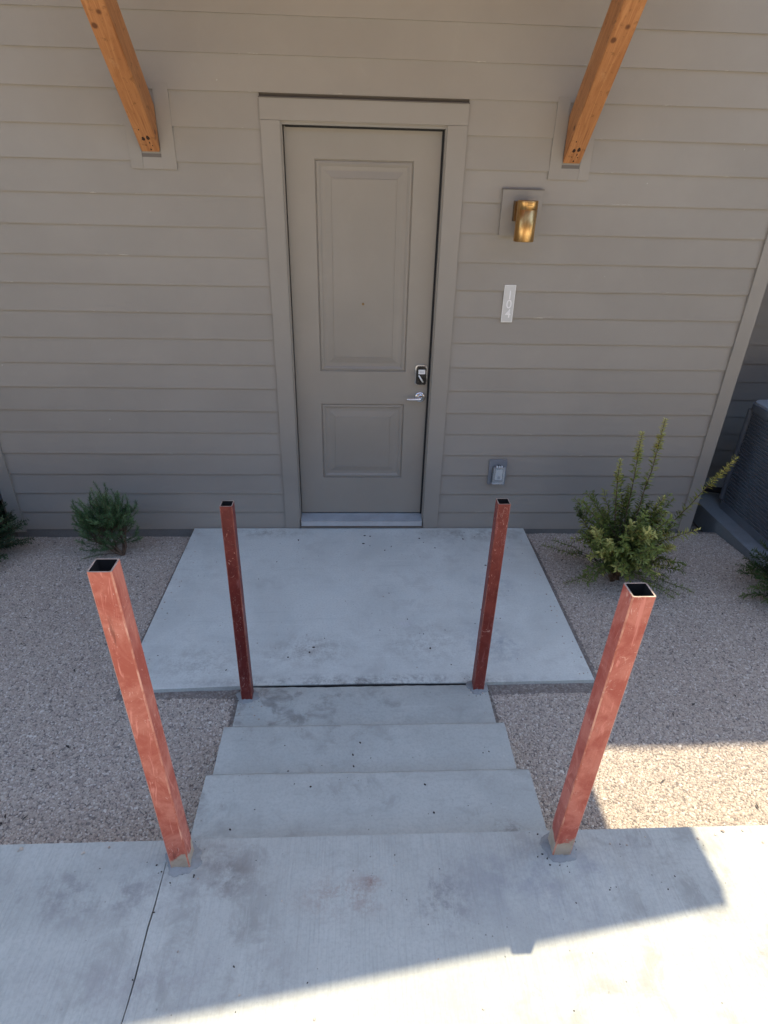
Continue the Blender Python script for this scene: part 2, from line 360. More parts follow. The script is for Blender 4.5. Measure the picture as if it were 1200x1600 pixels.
# ---------------------------------------------------------------- ground
bm = bmesh.new(); s = 500
v = [bm.verts.new(q) for q in ((-s, -s, -.16), (s, -s, -.16), (s, s, -.16), (-s, s, -.16))]; bm.faces.new(v)
tag(finish(bm, 'ground', M['bed']), kind='structure')
def gz(x, y):
    z = GZ + .008 * noise.noise(Vector((x * 2.2, y * 2.2, .3))) + .006 * noise.noise(Vector((x * 6, y * 6, 2)))
    return z - (.062 if x < 0 else .036) * max(0, 1 + y / .35) if y > -.35 else z
def bed(x0, x1, y0, y1, hole):
    """uneven sheet of small stones; hole(x, y) is true where concrete stands"""
    st = .06; bm = bmesh.new(); g = {}
    nx = int(round((x1 - x0) / st)); ny = int(round((y1 - y0) / st))
    def vert(i, j):
        if (i, j) not in g:
            x = x0 + i * (x1 - x0) / nx; y = y0 + j * (y1 - y0) / ny; g[i, j] = bm.verts.new((x, y, gz(x, y)))
        return g[i, j]
    for i in range(nx):
        for j in range(ny):
            cx = x0 + (i + .5) * (x1 - x0) / nx; cy = y0 + (j + .5) * (y1 - y0) / ny
            if not hole(cx, cy): bm.faces.new((vert(i, j), vert(i + 1, j), vert(i + 1, j + 1), vert(i, j + 1)))
    return bm
def hole(x, y):
    if abs(x) < .58 and y < -1.6: return True
    if abs(x) < 1.19 and y > -1.57: return True
    return False
bm = bed(-6, 6, -2.72, .02, hole)
gravel_bed = finish(bm, 'gravel_bed', M['bed']); tag(gravel_bed, kind='structure')

# ---------------------------------------------------------------- concrete: sidewalk slabs, drive, landing, steps
def slab(name, pts, z0, z1, mat, parent=None, bevel=.006, wob=.0, loc=None):
    bm = bmesh.new(); prism(bm, pts, z0, z1)
    o = finish(bm, name, mat, parent, loc or (0, 0, 0), bevel, seg=3); return o
JX = -.640
def joint(side):
    pts = []
    for i in range(25):
        y = -2.9 - i * .06
        wv = .005 * noise.noise(Vector((y * 9, 1.7, 0))) + .003 * noise.noise(Vector((y * 31, 5.5, side)))
        pts.append((JX + side * (.0020 + .0012 * abs(noise.noise(Vector((y * 7, 9, 0))))) + wv, y))
    return pts
JR = joint(1); JL = joint(-1)
sidewalk = empty('sidewalk', (0, -3.4, 0)); tag(sidewalk, kind='structure')
yb = JR[-1][1]
slab('slab', [(JX + .0004, -2.70), (9, -2.692), (9, yb)] + JR[::-1], -.15, SW, M['walk'], sidewalk, 0)
slab('slab', [(JX - .0004, -2.70)] + JL + [(-9, yb), (-9, -2.712)], -.15, SW - .0015, M['walk'], sidewalk, 0)
o = boxo('drive', (-60, -44, -.1), (60, yb - .012, SW - .02), M['drive']); tag(o, kind='structure')

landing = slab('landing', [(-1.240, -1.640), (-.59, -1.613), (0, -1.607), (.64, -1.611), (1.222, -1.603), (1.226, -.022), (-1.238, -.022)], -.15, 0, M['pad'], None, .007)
tag(landing, kind='structure')
steps = empty('concrete_steps', (0, -2.1, -.05))
tag(steps, 'three shallow grey concrete steps from the landing up to the sidewalk', 'steps')
def step(pts, z0, z1, wobble=.004):
    # rounded nosing, slightly uneven edge
    bm = bmesh.new()
    (xl, yf), (xr, yk) = pts
    n = 70; prof = [(0, 0), (0, .55), (0, .86)]
    rows = []
    for i in range(n + 1):
        x = xl + (xr - xl) * i / n; w = wobble * noise.noise(Vector((x * 5, yf * 9, z1))) + .0028 * noise.noise(Vector((x * 34, yf * 9, z1))) + .007 * max(0, noise.noise(Vector((x * 9, yf * 5, z1 + 7))) - .42); h = z1 - z0
        y = yf + w
        dz = .0025 * noise.noise(Vector((x * 7, yf * 3, 4)))
        row = [(x, y + .004, z0), (x, y, z1 - .022), (x, y - .003, z1 - .010), (x, y - .0135, z1 - .0012 + dz), (x, y - .022, z1 + dz), (x, yk, z1), (x, yk, z0)]
        rows.append([bm.verts.new(q) for q in row])
    for a, b in zip(rows, rows[1:]):
        for j in range(len(a)): bm.faces.new((a[j], a[(j + 1) % len(a)], b[(j + 1) % len(b)], b[j]))
    bm.faces.new(rows[0][::-1]); bm.faces.new(rows[-1])
    return bm
H = .1367
finish(step([(-.632, -1.617), (.637, -2.03)], -.15, 0.001), 'step', M['steps'], steps, (0, -2.1, -.05), smooth=False)
finish(step([(-.634, -1.988), (.634, -2.40)], -.15, H), 'step', M['steps'], steps, (0, -2.1, -.05))
finish(step([(-.622, -2.342), (.640, -2.71)], -.15, 2 * H), 'step', M['steps'], steps, (0, -2.1, -.05))
bm = bmesh.new(); box(bm, (-.60, -1.615, -.1), (.60, -1.606, -.006)); finish(bm, 'joint_filler', M['dark'], steps)

# ---------------------------------------------------------------- house
house = empty('house', (0, .3, 0))
tag(house, 'taupe lap sided house front around the grey brown entry door', 'house')
Z = [-.015, .133, .284, .437, .594, .752, .907, 1.064, 1.223, 1.384, 1.545, 1.707, 1.868, 2.030, 2.193, 2.357, 2.521, 2.687, 2.850]
while Z[-1] < 3.9: Z.append(Z[-1] + .164)
def board(x0, x1, z0, z1, y=0.0, nseg=None):
    bm = bmesh.new(); L = x1 - x0; n = nseg or max(2, int(L / .3)); rows = []
    for i in range(n + 1):
        x = x0 + L * i / n
        w = .0030 * noise.noise(Vector((x * 3.1, z0 * 11, y))); u = .0013 * noise.noise(Vector((x * 2.3, z0 * 7 + 3, y)))
        P = [(x, y - .0092 + w, z0 + u), (x, y + .0005, z1 + .012), (x, y + .0085, z1 + .012), (x, y + .0045, z0 + u)]
        rows.append([bm.verts.new(q) for q in P])
    for a, b in zip(rows, rows[1:]):
        for j in range(4): bm.faces.new((a[j], a[(j + 1) % 4], b[(j + 1) % 4], b[j]))
    bm.faces.new(rows[0][::-1]); bm.faces.new(rows[-1])
    return finish(bm, 'siding_board', M['siding'], house, (x0, y, z0))
CL, CR, CT = -.5640, .5685, 2.664
XL, XR = -2.463, 2.440
for i in range(len(Z) - 1):
    a, b = Z[i], Z[i + 1]
    if b <= CT + .01 or a < CT - .06:
        board(XL, CL - .001, a, b); board(CR + .001, XR, a, b)
    else: board(XL, XR, a, b)
# sheathing behind the boards, storey above, eave
boxo('sheathing', (-2.55, .012, -.14), (-.47, .12, 5.35), M['caulk'], house)
boxo('sheathing', (.47, .012, -.14), (2.52, .12, 5.35), M['caulk'], house)
boxo('sheathing', (-.47, .012, 2.6), (.47, .12, 5.35), M['caulk'], house)
bm = bmesh.new(); z = Z[-1]
while z < 5.3:
    P = [(XL, -.008, z), (XL, -.0005, z + .166), (XL, .010, z + .166), (XL, .010, z)]
    hexa(bm, P + [(XR, q[1], q[2]) for q in P]); z += .164
o = finish(bm, 'upper_siding', M['siding'], house)
boxo('eave', (-6.5, -.54, 5.36), (6.5, 1.3, 5.55), M['trim'], house)
boxo('roof', (-6.5, -.52, 5.551), (6.5, 9, 5.65), M['roofing'], house)
boxo('foundation', (-2.54, -.004, -.15), (-1.20, .09, -.017), M['foundation'], house)
boxo('foundation', (1.20, -.004, -.15), (2.50, .09, -.017), M['foundation'], house)
# corner boards
for x0, x1 in ((XR, XR + .092), (XL - .092, XL)):
    boxo('corner_board', (x0, -.022, -.03), (x1, .03, 5.35), M['trim'], house, .003)
# recessed walls past both corners
def recess(x0, x1, sx):
    for i in range(21):
        z0 = -.072 + i * .156
        board(x0, x1, z0, z0 + .156, .95, 3)
    boxo('recess_sheathing', (x0, .965, -.15), (x1, 1.05, 5.35), M['caulk'], house)
recess(2.53, 5.2, 1); recess(-5.2, -2.56, -1)
boxo('return_wall', (2.44, .031, -.14), (2.53, 1.04, 5.35), M['siding'], house)
boxo('return_wall', (-2.553, .031, -.14), (-2.463, 1.04, 5.35), M['siding'], house)
boxo('recess_shade_wall', (3.95, -1.2, -.14), (4.05, .945, 5.35), M['siding'], house)  # unseen wall added to cut light in the recess
boxo('recess_shade_wall', (-4.05, -1.2, -.14), (-3.95, .945, 5.35), M['siding'], house)  # mirrored copy of the added wall

# unseen row added behind the camera to block low sky from the wall
row = empty('sky_block_row', (0, -16, .3)); tag(row, 'long three storey dark brick row added across the drive to block low sky', 'house')
boxo('wall', (-34, -27, -.1), (34, -16, 9.8), M['brick'], row)
bm = bmesh.new(); P = [(-35, -28, 9.81), (-35, -15.4, 9.81), (-35, -21.7, 13)]
a = [bm.verts.new(q) for q in P]; b = [bm.verts.new((35, q[1], q[2])) for q in P]; bm.faces.new(a); bm.faces.new(b[::-1])
for j in range(3): bm.faces.new((a[j], a[(j + 1) % 3], b[(j + 1) % 3], b[j]))
finish(bm, 'roof', M['roofing'], row)
for i in range(12):
    for z in (1.3, 4.4, 7.4):
        wf = boxo('window', (-31 + i * 5.6, -16.02, z), (-29.4 + i * 5.6, -15.95, z + 1.6), M['white'], row)
        boxo('pane', (-30.9 + i * 5.6, -15.949, z + .1), (-29.5 + i * 5.6, -15.94, z + 1.5), M['black'], wf)

# door casing and frame
CW = .098
boxo('door_casing', (CL, -.0165, .0), (-.459, .012, CT - .1005), M['trim'], house, .0025)
boxo('door_casing', (.459, -.0165, .0), (CR, .012, CT - .1005), M['trim'], house, .0025)
boxo('head_casing', (CL, -.0172, CT - .0990), (CR, .012, CT), M['trim'], house, .0025)
boxo('drip_cap', (CL - .002, -.0235, CT + .0005), (CR + .002, .010, CT + .005), M['caulk'], house, .001)
JI = .4500                       # inner face of the jamb
for s in (-1, 1):
    x = s * JI
    boxo('jamb', (min(x, x + s * .022), -.001, .012), (max(x, x + s * .022), .10, 2.57), M['trim'], house, .0015)
    boxo('jamb', (min(x + s * .0225, x + s * .05), .012, .012), (max(x + s * .0225, x + s * .05), .09, 2.57), M['caulk'], house)
    boxo('weatherstrip_shade', (min(x - s * .012, x), .036, .095), (max(x - s * .0, x), .045, 2.546), M['dark'], house)  # weatherstrip, widened and dark to paint in shade at the jamb
boxo('head_jamb', (-JI, -.001, 2.5475), (JI, .10, 2.572), M['trim'], house, .0015)
# threshold
thr = bmesh.new()
P = [(-JI + .001, .085, .090), (-JI + .001, .040, .094), (-JI + .001, -.030, .066), (-JI + .001, -.030, .055), (-JI + .001, .085, .055)]
a = [thr.verts.new(q) for q in P]; b = [thr.verts.new((JI - .001, q[1], q[2])) for q in P]
thr.faces.new(a[::-1]); thr.faces.new(b)
for j in range(5): thr.faces.new((a[j], a[(j + 1) % 5], b[(j + 1) % 5], b[j]))
th = finish(thr, 'threshold', M['aluminium'], house, (0, -.03, .05), .0012)
boxo('threshold_nose', (-JI + .002, -.036, .028), (JI - .002, -.0305, .068), M['sill_nose'], th, .0015)
boxo('subsill', (-.455, -.024, .001), (.455, .1, .0275), M['caulk'], house)
boxo('entry_floor', (-.45, .1, -.1), (.45, .9, .05), M['dark'], house)
boxo('back_wall', (-6.4, 8.5, -.14), (6.4, 8.6, 5.35), M['dark'], house); boxo('leak_block_sheet', (-.6, .125, -.14), (.6, .16, 2.8), M['dark'], house)  # thin unseen sheet behind the door leaf, added to block leaking sunlight
boxo('weatherstrip_shade', (-JI + .013, .036, 2.5375), (JI - .013, .045, 2.5472), M['dark'], house)

# door leaf with two raised panels
DW, DB, DT, DY = .4455, .1010, 2.5430, .0455
door = empty('door', (0, DY, DB)); door.parent = house; door.location = Vector((0, DY, DB)) - world_loc(house)
bm = bmesh.new()
panels = [(-.283, .285, 1.172, 2.390), (-.279, .286, .387, .948)]
xs = [-DW, -.283, .285, DW]
def quad(p): bm.faces.new([bm.verts.new(q) for q in p])
def fq(x0, x1, z0, z1, y=DY): quad([(x0, y, z0), (x1, y, z0), (x1, y, z1), (x0, y, z1)])
px0, px1 = -.281, .2855
fq(-DW, px0, DB, DT); fq(px1, DW, DB, DT); fq(px0, px1, DB, .387); fq(px0, px1, .948, 1.172); fq(px0, px1, 2.390, DT)
quad([(-DW, DY, DB), (-DW, DY + .044, DB), (-DW, DY + .044, DT), (-DW, DY, DT)]); quad([(DW, DY, DB), (DW, DY + .044, DB), (DW, DY + .044, DT), (DW, DY, DT)])
quad([(-DW, DY, DT), (DW, DY, DT), (DW, DY + .044, DT), (-DW, DY + .044, DT)]); quad([(-DW, DY, DB), (DW, DY, DB), (DW, DY + .044, DB), (-DW, DY + .044, DB)])
fq(-DW, DW, DB, DT, DY + .044)
finish(bm, 'leaf', M['door'], door, (0, DY, DB))
for z0, z1 in ((1.172, 2.390), (.387, .948)):
    bm = bmesh.new()
    # inset, depth: sharp groove, ogee moulding, flat, bevel, raised field
    prof = [(0, 0), (.002, .0075), (.006, .0095), (.010, .0035), (.020, .0015), (.028, .006), (.034, .0105), (.052, .0115), (.058, .0110), (.092, .0030), (.0945, .0055), (.098, .0040)]
    rings = []
    for ins, d in prof:
        rings.append([bm.verts.new(q) for q in ((px0 + ins, DY + d, z0 + ins), (px1 - ins, DY + d, z0 + ins), (px1 - ins, DY + d, z1 - ins), (px0 + ins, DY + d, z1 - ins))])
    for a, b in zip(rings, rings[1:]):
        for j in range(4): bm.faces.new((a[j], a[(j + 1) % 4], b[(j + 1) % 4], b[j]))
    bm.faces.new(rings[-1])
    finish(bm, 'panel', M['door'], door, (0, DY, z0))
# door sweep gap
boxo('sweep', (-DW + .003, DY + .006, .0945), (DW - .003, DY + .03, .1008), M['dark'], door)
bm = bmesh.new(); lathe(bm, [(.0001, 0), (.0075, 0), (.0075, .003), (.005, .0045), (.0042, .003), (.0001, .0032)], (0, DY + .0035, 1.604), 'Y', 20)
finish(bm, 'peephole', M['brass_dark'], door, (0, DY, 1.604), smooth=True)
# keypad deadbolt
DX, DZ = .389, 1.156
def rrect(bm, cx, cz, w, h, r, y0, y1, mi=0, arch=0.0, n=6):
    pts = []
    for sx, sz, a0 in ((1, 1, 0), (-1, 1, 90), (-1, -1, 180), (1, -1, 270)):
        for i in range(n + 1):
            a = R(a0 + 90 * i / n); pts.append((cx + sx * (w / 2 - r) + r * math.cos(a), cz + sz * (h / 2 - r) + r * math.sin(a)))
    if arch: pts = [(x, z + (arch * (1 - ((x - cx) / (w / 2)) ** 2) if z > cz else 0)) for x, z in pts]
    a = [bm.verts.new((x, y0, z)) for x, z in pts]; b = [bm.verts.new((x, y1, z)) for x, z in pts]; k = len(pts)
    bm.faces.new(a).material_index = mi; bm.faces.new(b[::-1]).material_index = mi
    for i in range(k): bm.faces.new((a[i], a[(i + 1) % k], b[(i + 1) % k], b[i])).material_index = mi
bm = bmesh.new()
rrect(bm, DX, DZ, .082, .132, .018, DY, DY - .016, 1, .006)
rrect(bm, DX + .002, DZ - .003, .068, .116, .014, DY - .0165, DY - .026, 0, .006)
finish(bm, 'deadbolt', [M['black'], M['chrome']], door, (DX, DY, DZ), .0022)
bm = bmesh.new(); rrect(bm, DX + .004, DZ + .026, .045, .030, .002, DY - .0265, DY - .0275)
lab = finish(bm, 'lock_label', M['label'], door, (DX, DY, DZ))
bm = bmesh.new()
for q in range(3): box(bm, (DX - .006 + q * .008, DY - .0279, DZ + .022), (DX - .001 + q * .008, DY - .0276, DZ + .029))
finish(bm, 'lock_print', M['grey_ink'], door, (DX, DY, DZ))
bm = bmesh.new(); tube(bm, [(DX - .016, DY - .030, DZ + .004), (DX - .002, DY - .036, DZ - .017), (DX + .014, DY - .030, DZ - .042)], [.0045, .0055, .005], 8)
finish(bm, 'lock_lever', M['plate_edge'], door, (DX, DY, DZ), smooth=True)
# lever handle
HX, HZ = .393, 1.003
bm = bmesh.new()
lathe(bm, [(.0001, 0), (.036, 0), (.037, .003), (.035, .009), (.028, .0125), (.016, .014), (.0125, .018), (.0115, .045), (.0001, .046)], (HX, DY, HZ), 'Y', 32)
tube(bm, [(HX + .004, DY - .050, HZ), (HX - .016, DY - .052, HZ - .001), (HX - .045, DY - .050, HZ - .003), (HX - .075, DY - .047, HZ - .0045), (HX - .100, DY - .042, HZ - .005)], [.0115, .0105, .0085, .0075, .006], 12)
finish(bm, 'lever_handle', M['chrome'], door, (HX, DY, HZ), smooth=True)

# painted blocks the braces and the lamp stand on
def brace_plate(x0, x1, cx):
    z0, z1 = 2.318, 2.712; y0, y1 = -.0115, .004
    boxo('brace_plate', (x0, y0, z0), (cx - .053, y1, z1), M['trim'], house, .002)
    boxo('brace_plate', (cx + .053, y0, z0), (x1, y1, z1), M['trim'], house, .002)
    boxo('brace_plate', (cx - .0525, y0 + .0015, z0), (cx + .0525, y1, 2.374), M['trim'], house, .002)
    boxo('brace_shim', (cx - .051, -.0088, 2.3745), (cx + .051, .004, 2.392), M['caulk'], house, .001)
brace_plate(-1.290, -1.040, -1.171); brace_plate(1.054, 1.288, 1.176)

# ---------------------------------------------------------------- gabled canopy on two timber braces
EX, EZ, CP, CM = 1.80, 3.70, 2.036, .625
canopy = empty('gable_canopy', (0, -1, EZ))
tag(canopy, 'gabled timber canopy over the door on two orange brown diagonal braces', 'canopy')
RZ = EZ + CM * EX
for s in (-1, 1):
    bm = bmesh.new(); t = .05
    P = [(0, -CP, RZ), (s * EX, -CP, EZ), (s * EX, -CP, EZ + t), (0, -CP, RZ + t)]
    hexa(bm, P + [(q[0], -.014, q[2]) for q in P]); finish(bm, 'soffit', M['soffit'], canopy, (0, -1, EZ))
    bm = bmesh.new(); P = [(0, -CP, RZ + t + .002), (s * EX, -CP, EZ + t + .002), (s * EX, -CP, EZ + t + .02), (0, -CP, RZ + t + .02)]
    hexa(bm, P + [(q[0], -.014, q[2]) for q in P]); finish(bm, 'roof_panel', M['roofing'], canopy, (0, -1, EZ))
    bm = bmesh.new(); P = [(0, -CP, RZ - .11), (s * (EX - .06), -CP, EZ + CM * .06 - .11), (s * EX, -CP, EZ + t), (0, -CP, RZ + t)]
    hexa(bm, [(q[0], q[1] - .001, q[2]) for q in P] + [(q[0], q[1] - .03, q[2]) for q in P]); finish(bm, 'fascia', M['wood'], canopy, (0, -CP, EZ))
boxo('ridge_beam', (-.05, -CP + .01, RZ - .24), (.05, -.014, RZ - .035), M['wood'], canopy)
def brace(cx, x0, x1, yt, zt):
    # square timber from the wall up and out; underside starts at z 2.40
    w = .0505; z0 = 2.398; d = Vector((0, yt, zt - z0)); L = d.length; d.normalize()
    up = Vector((0, -d.z, d.y)); up = up if up.z > 0 else -up
    dep = .155
    A = Vector((cx, -.0125, z0)); k0 = dep / 1.0
    # plumb cut against the wall at y = -.0125
    top0 = A + up * dep; tt = (-.0125 - top0.y) / d.y; top0 = top0 + d * tt
    B = A + d * L; top1 = B + up * dep
    bm = bmesh.new()
    P = []
    for base in ((A, top0), (B, top1)):
        lo, hi = base
        P.append([(lo.x - w, lo.y, lo.z), (lo.x + w, lo.y, lo.z), (hi.x + w, hi.y, hi.z), (hi.x - w, hi.y, hi.z)])
    hexa(bm, P[0] + P[1])
    bmesh.ops.bevel(bm, geom=bm.edges[:], offset=.004, segments=2, affect='EDGES')
    bmesh.ops.recalc_face_normals(bm, faces=bm.faces)
    # turn into the timber's own axes so that the grain runs along it
    rot = Matrix((Vector((1, 0, 0)), up, d)).transposed()
    bmesh.ops.translate(bm, verts=bm.verts, vec=-A); bmesh.ops.transform(bm, matrix=rot.inverted().to_4x4(), verts=bm.verts)
    me = bpy.data.meshes.new('brace'); bm.to_mesh(me); bm.free()
    o = link('brace', me, M['wood'], canopy, A); o.rotation_euler = rot.to_euler()
    # bolt holes and knots in the underside near the foot
    holes = [(-.014, .085, .0085, .012), (.012, .092, .0085, .014), (-.012, .045, .003, .004), (.022, .042, .003, .004), (.006, .018, .004, .006), (.012, .06, .003, .008), (-.02, .14, .003, .005)]
    for hx, ht, ra, rb in holes:
        bm = bmesh.new(); n = 10
        vv = [bm.verts.new((hx + ra * math.cos(6.2832 * i / n) * (1 + .2 * math.sin(i * 2.1 + ht * 90)), -.0006, ht + rb * math.sin(6.2832 * i / n))) for i in range(n)]
        vb = [bm.verts.new(q.co + Vector((0, .004, 0))) for q in vv]
        bm.faces.new(vv); bm.faces.new(vb[::-1])
        for i in range(n): bm.faces.new((vv[i], vv[(i + 1) % n], vb[(i + 1) % n], vb[i]))
        bmesh.ops.recalc_face_normals(bm, faces=bm.faces)
        me = bpy.data.meshes.new('knot_hole'); bm.to_mesh(me); bm.free()
        kh = link('knot_hole', me, M['knot']); kh.parent = o
    return o
brace(-1.171, 0, 0, -1.50, 3.865); brace(1.176, 0, 0, -1.42, 3.92)
for cx in (-1.171, 1.176):
    boxo('outrigger', (cx - .05, -CP + .05, 3.93), (cx + .05, -.014, 4.02), M['wood'], canopy, .004)

# ---------------------------------------------------------------- wall lamp
lamp = empty('wall_lamp', (.925, 0, 2.02))
tag(lamp, 'aged brass cylinder wall lamp on a square taupe block right of the door', 'lamp')
boxo('mounting_block', (.800, -.030, 2.022), (1.036, -.006, 2.262), M['trim'], lamp, .003)
boxo('block_rim', (.797, -.0325, 2.2625), (1.039, -.004, 2.267), M['caulk'], lamp)
boxo('wall_bracket', (.868, -.078, 2.102), (.968, -.031, 2.205), M['brass_dark'], lamp, .003)
bm = bmesh.new()
lathe(bm, [(.0001, .212), (.054, .212), (.0570, .2095), (.0575, .205), (.0575, .166), (.0562, .1652), (.0562, .1638), (.0575, .163), (.0575, .002), (.0560, 0), (.0530, 0), (.0530, .16), (.0001, .161)], (.925, -.134, 2.000), 'Z', 48)
lc = finish(bm, 'cylinder_shade', M['brass'], lamp, (.925, -.134, 2.0))
for f in lc.data.polygons: f.use_smooth = abs(f.normal.z) < .5
bm = bmesh.new()
for q in range(3):
    z = 2.187 + q * .0075; n = 5
    for i in range(n):
        a0 = R(-104 + 28 * i / n); a1 = R(-104 + 28 * (i + 1) / n); r0 = .0577; r1 = .0583
        P = [(.925 + r0 * math.cos(a), -.134 + r0 * math.sin(a), zz) for a in (a0, a1) for zz in (z, z + .004)]
        Q = [(.925 + r1 * math.cos(a), -.134 + r1 * math.sin(a), zz) for a in (a0, a1) for zz in (z, z + .004)]
        hexa(bm, [P[0], P[2], P[3], P[1], Q[0], Q[2], Q[3], Q[1]])
finish(bm, 'maker_mark', M['brass_dark'], lamp, (.925, -.134, 2.0))

# ---------------------------------------------------------------- number plate 104
sign = empty('house_number_sign', (.911, 0, 1.52))
tag(sign, 'narrow upright silver plate with white numerals 104 under the brass lamp', 'sign')
boxo('plate', (.8755, -.0150, 1.5185), (.9465, -.0085, 1.7425), M['plate_edge'], sign, .0012)
boxo('plate_field', (.8795, -.0160, 1.5225), (.9425, -.0151, 1.7385), M['plate_face'], sign)
for ch, cz in (('1', 1.682), ('0', 1.627), ('4', 1.570)):
    cu = bpy.data.curves.new('numeral', 'FONT'); cu.body = ch; cu.size = .074; cu.align_x = 'CENTER'; cu.align_y = 'CENTER'; cu.extrude = .0009
    cu.resolution_u = 6; cu.offset = .0004
    tmp = bpy.data.objects.new('numeral_curve', cu); COL.objects.link(tmp)
    dg = bpy.context.evaluated_depsgraph_get(); me = bpy.data.meshes.new_from_object(tmp.evaluated_get(dg))
    bpy.data.objects.remove(tmp); bpy.data.curves.remove(cu); me.materials.clear()
    me.transform(Matrix.Rotation(R(90), 4, 'X'))
    link('numeral', me, M['plate_white'], sign, (.914, -.0172, cz))

# ---------------------------------------------------------------- outdoor outlet
out = empty('outdoor_outlet', (.974, 0, .37))
tag(out, 'small grey outdoor outlet with clear flip cover low on the siding', 'outlet')
bm = bmesh.new(); rrect(bm, .975, .466, .128, .192, .008, -.006, -.020); finish(bm, 'back_plate', M['box_grey'], out, (.975, 0, .37), .002)
bm = bmesh.new(); rrect(bm, .978, .452, .086, .132, .006, -.0205, -.026); finish(bm, 'outlet_frame', M['dark'], out, (.975, 0, .37))
bm = bmesh.new(); rrect(bm, .985, .452, .050, .082, .006, -.0265, -.033); finish(bm, 'receptacle', M['plate_face'], out, (.975, 0, .37), .001)
boxo('receptacle_face', (.976, -.0345, .418), (.998, -.0332, .440), M['box_grey'], out)
boxo('cover_mount', (.966, -.043, .520), (.990, -.0265, .528), M['dark'], out)
bm = bmesh.new()
y0, y1 = -.0265, -.060; x0, x1, z0, z1 = .938, 1.020, .388, .518; t = .003
box(bm, (x0, y1, z0), (x1, y1 + t, z1)); box(bm, (x0, y1 + t, z0), (x0 + t, y0, z1)); box(bm, (x1 - t, y1 + t, z0), (x1, y0, z1)); box(bm, (x0 + t, y1 + t, z1 - t), (x1 - t, y0, z1)); box(bm, (x0 + t, y1 + t, z0), (x1 - t, y0, z0 + t))
finish(bm, 'cover', M['clear'], out, (.975, 0, .37))
for q in range(3): boxo('cover_hinge', (.957 + q * .017, -.056, .5185), (.966 + q * .017, -.044, .530), M['white'], out, .001)

# ---------------------------------------------------------------- red steel posts
def post(base, top, w, mat, label, collar, z0):
    """square steel tube; base and top are the front left corners"""
    root = empty('steel_post', (base[0] + w / 2, base[1] + w / 2, z0))
    tag(root, label, 'post', 'red steel posts beside the steps')
    bm = bmesh.new(); c = .0036; th = .0042
    def ring(o, z, ins, cc):
        x0, y0 = o[0] + ins, o[1] + ins; x1, y1 = o[0] + w - ins, o[1] + w - ins
        return [bm.verts.new(q) for q in ((x0 + cc, y0, z), (x1 - cc, y0, z), (x1, y0 + cc, z), (x1, y1 - cc, z), (x1 - cc, y1, z), (x0 + cc, y1, z), (x0, y1 - cc, z), (x0, y0 + cc, z))]
    zt = top[2]; zd = z0 - .05; N = 8
    def lerp(t): return (base[0] + (top[0] - base[0]) * t, base[1] + (top[1] - base[1]) * t)
    outer = [ring(lerp(t), z, 0, c) for t, z in [((zd - z0) / (zt - z0), zd)] + [(i / N, z0 + (zt - z0) * i / N) for i in range(1, N + 1)]]
    inner = [ring(lerp(t), z, th, c * .6) for t, z in ((1, zt), (.25, z0 + (zt - z0) * .25))]
    for a, b in zip(outer, outer[1:]):
        for j in range(8): bm.faces.new((a[j], a[(j + 1) % 8], b[(j + 1) % 8], b[j])).material_index = 1 if j % 2 else 0
    for j in range(8):
        bm.faces.new((outer[-1][j], outer[-1][(j + 1) % 8], inner[0][(j + 1) % 8], inner[0][j])).material_index = 2
        bm.faces.new((inner[0][j], inner[0][(j + 1) % 8], inner[1][(j + 1) % 8], inner[1][j])).material_index = 3
    bm.faces.new(inner[1]).material_index = 3; bm.faces.new(outer[0]).material_index = 0
    finish(bm, 'tube', [mat, M['edge'] if z0 > 0 else M['edge_shaded'], M['cut'], M['tube_in_shade']], root, world_loc(root))
    # grout collar: uneven low mound
    rx, ry, hh, cm = collar; cx, cy = base[0] + w / 2, base[1] + w / 2
    bm = bmesh.new(); n = 56; rows = []
    for rr, h in ((.42, .012), (.52, .011), (.62, .009), (.72, .007), (.8, .0055), (.88, .004), (.95, .0025), (1.0, -.003)):
        row = []
        for j in range(n):
            a = 2 * math.pi * j / n; f = 1 + .34 * noise.noise(Vector((math.cos(a) * 1.6 + base[0] * 9, math.sin(a) * 1.6, 1.2))) + .13 * noise.noise(Vector((math.cos(a) * 5, math.sin(a) * 6, base[0])))
            row.append(bm.verts.new((cx + rx * rr * f * math.cos(a), cy + ry * rr * f * math.sin(a), z0 + h * hh * (1 + .6 * noise.noise(Vector((math.cos(a) * rr * 5, math.sin(a) * rr * 5, base[1])))) + (.0028 * noise.noise(Vector((math.cos(a) * rr * 14, math.sin(a) * rr * 14, base[0]))) if rr < 1 else 0) + (.001 if rr < 1 else 0))))
        rows.append(row)
    for a, b in zip(rows, rows[1:]):
        for j in range(n): bm.faces.new((a[j], a[(j + 1) % n], b[(j + 1) % n], b[j]))
    bm.faces.new(rows[0])
    g = finish(bm, 'grout_collar', cm, root, world_loc(root), smooth=True)
    return root
W = .059
post((-.618, -2.795), (-.677, -2.725, 1.48), W, M['red_a'], 'tall scuffed red steel post at the left of the sidewalk end of the steps', (.056, .052, .8, M['grout']), SW)
post((.586, -2.787), (.614, -2.787, 1.445), W, M['red_b'], 'tall red steel post with mortar smeared foot, nearest the sunlit patch of gravel', (.056, .052, .8, M['grout']), SW)
post((-.616, -1.715), (-.628, -1.630, 1.06), .054, M['red_c'], 'red steel post with darkest painted shade, beside the landing, nearest the small needle leaved shrub', (.056, .048, .8, M['grout']), 0)
post((.560, -1.672), (.582, -1.607, 1.06), .056, M['red_d'], 'red steel post with painted shade beside the landing, below the outdoor outlet and brass lamp', (.056, .052, 1.2, M['grout']), 0)

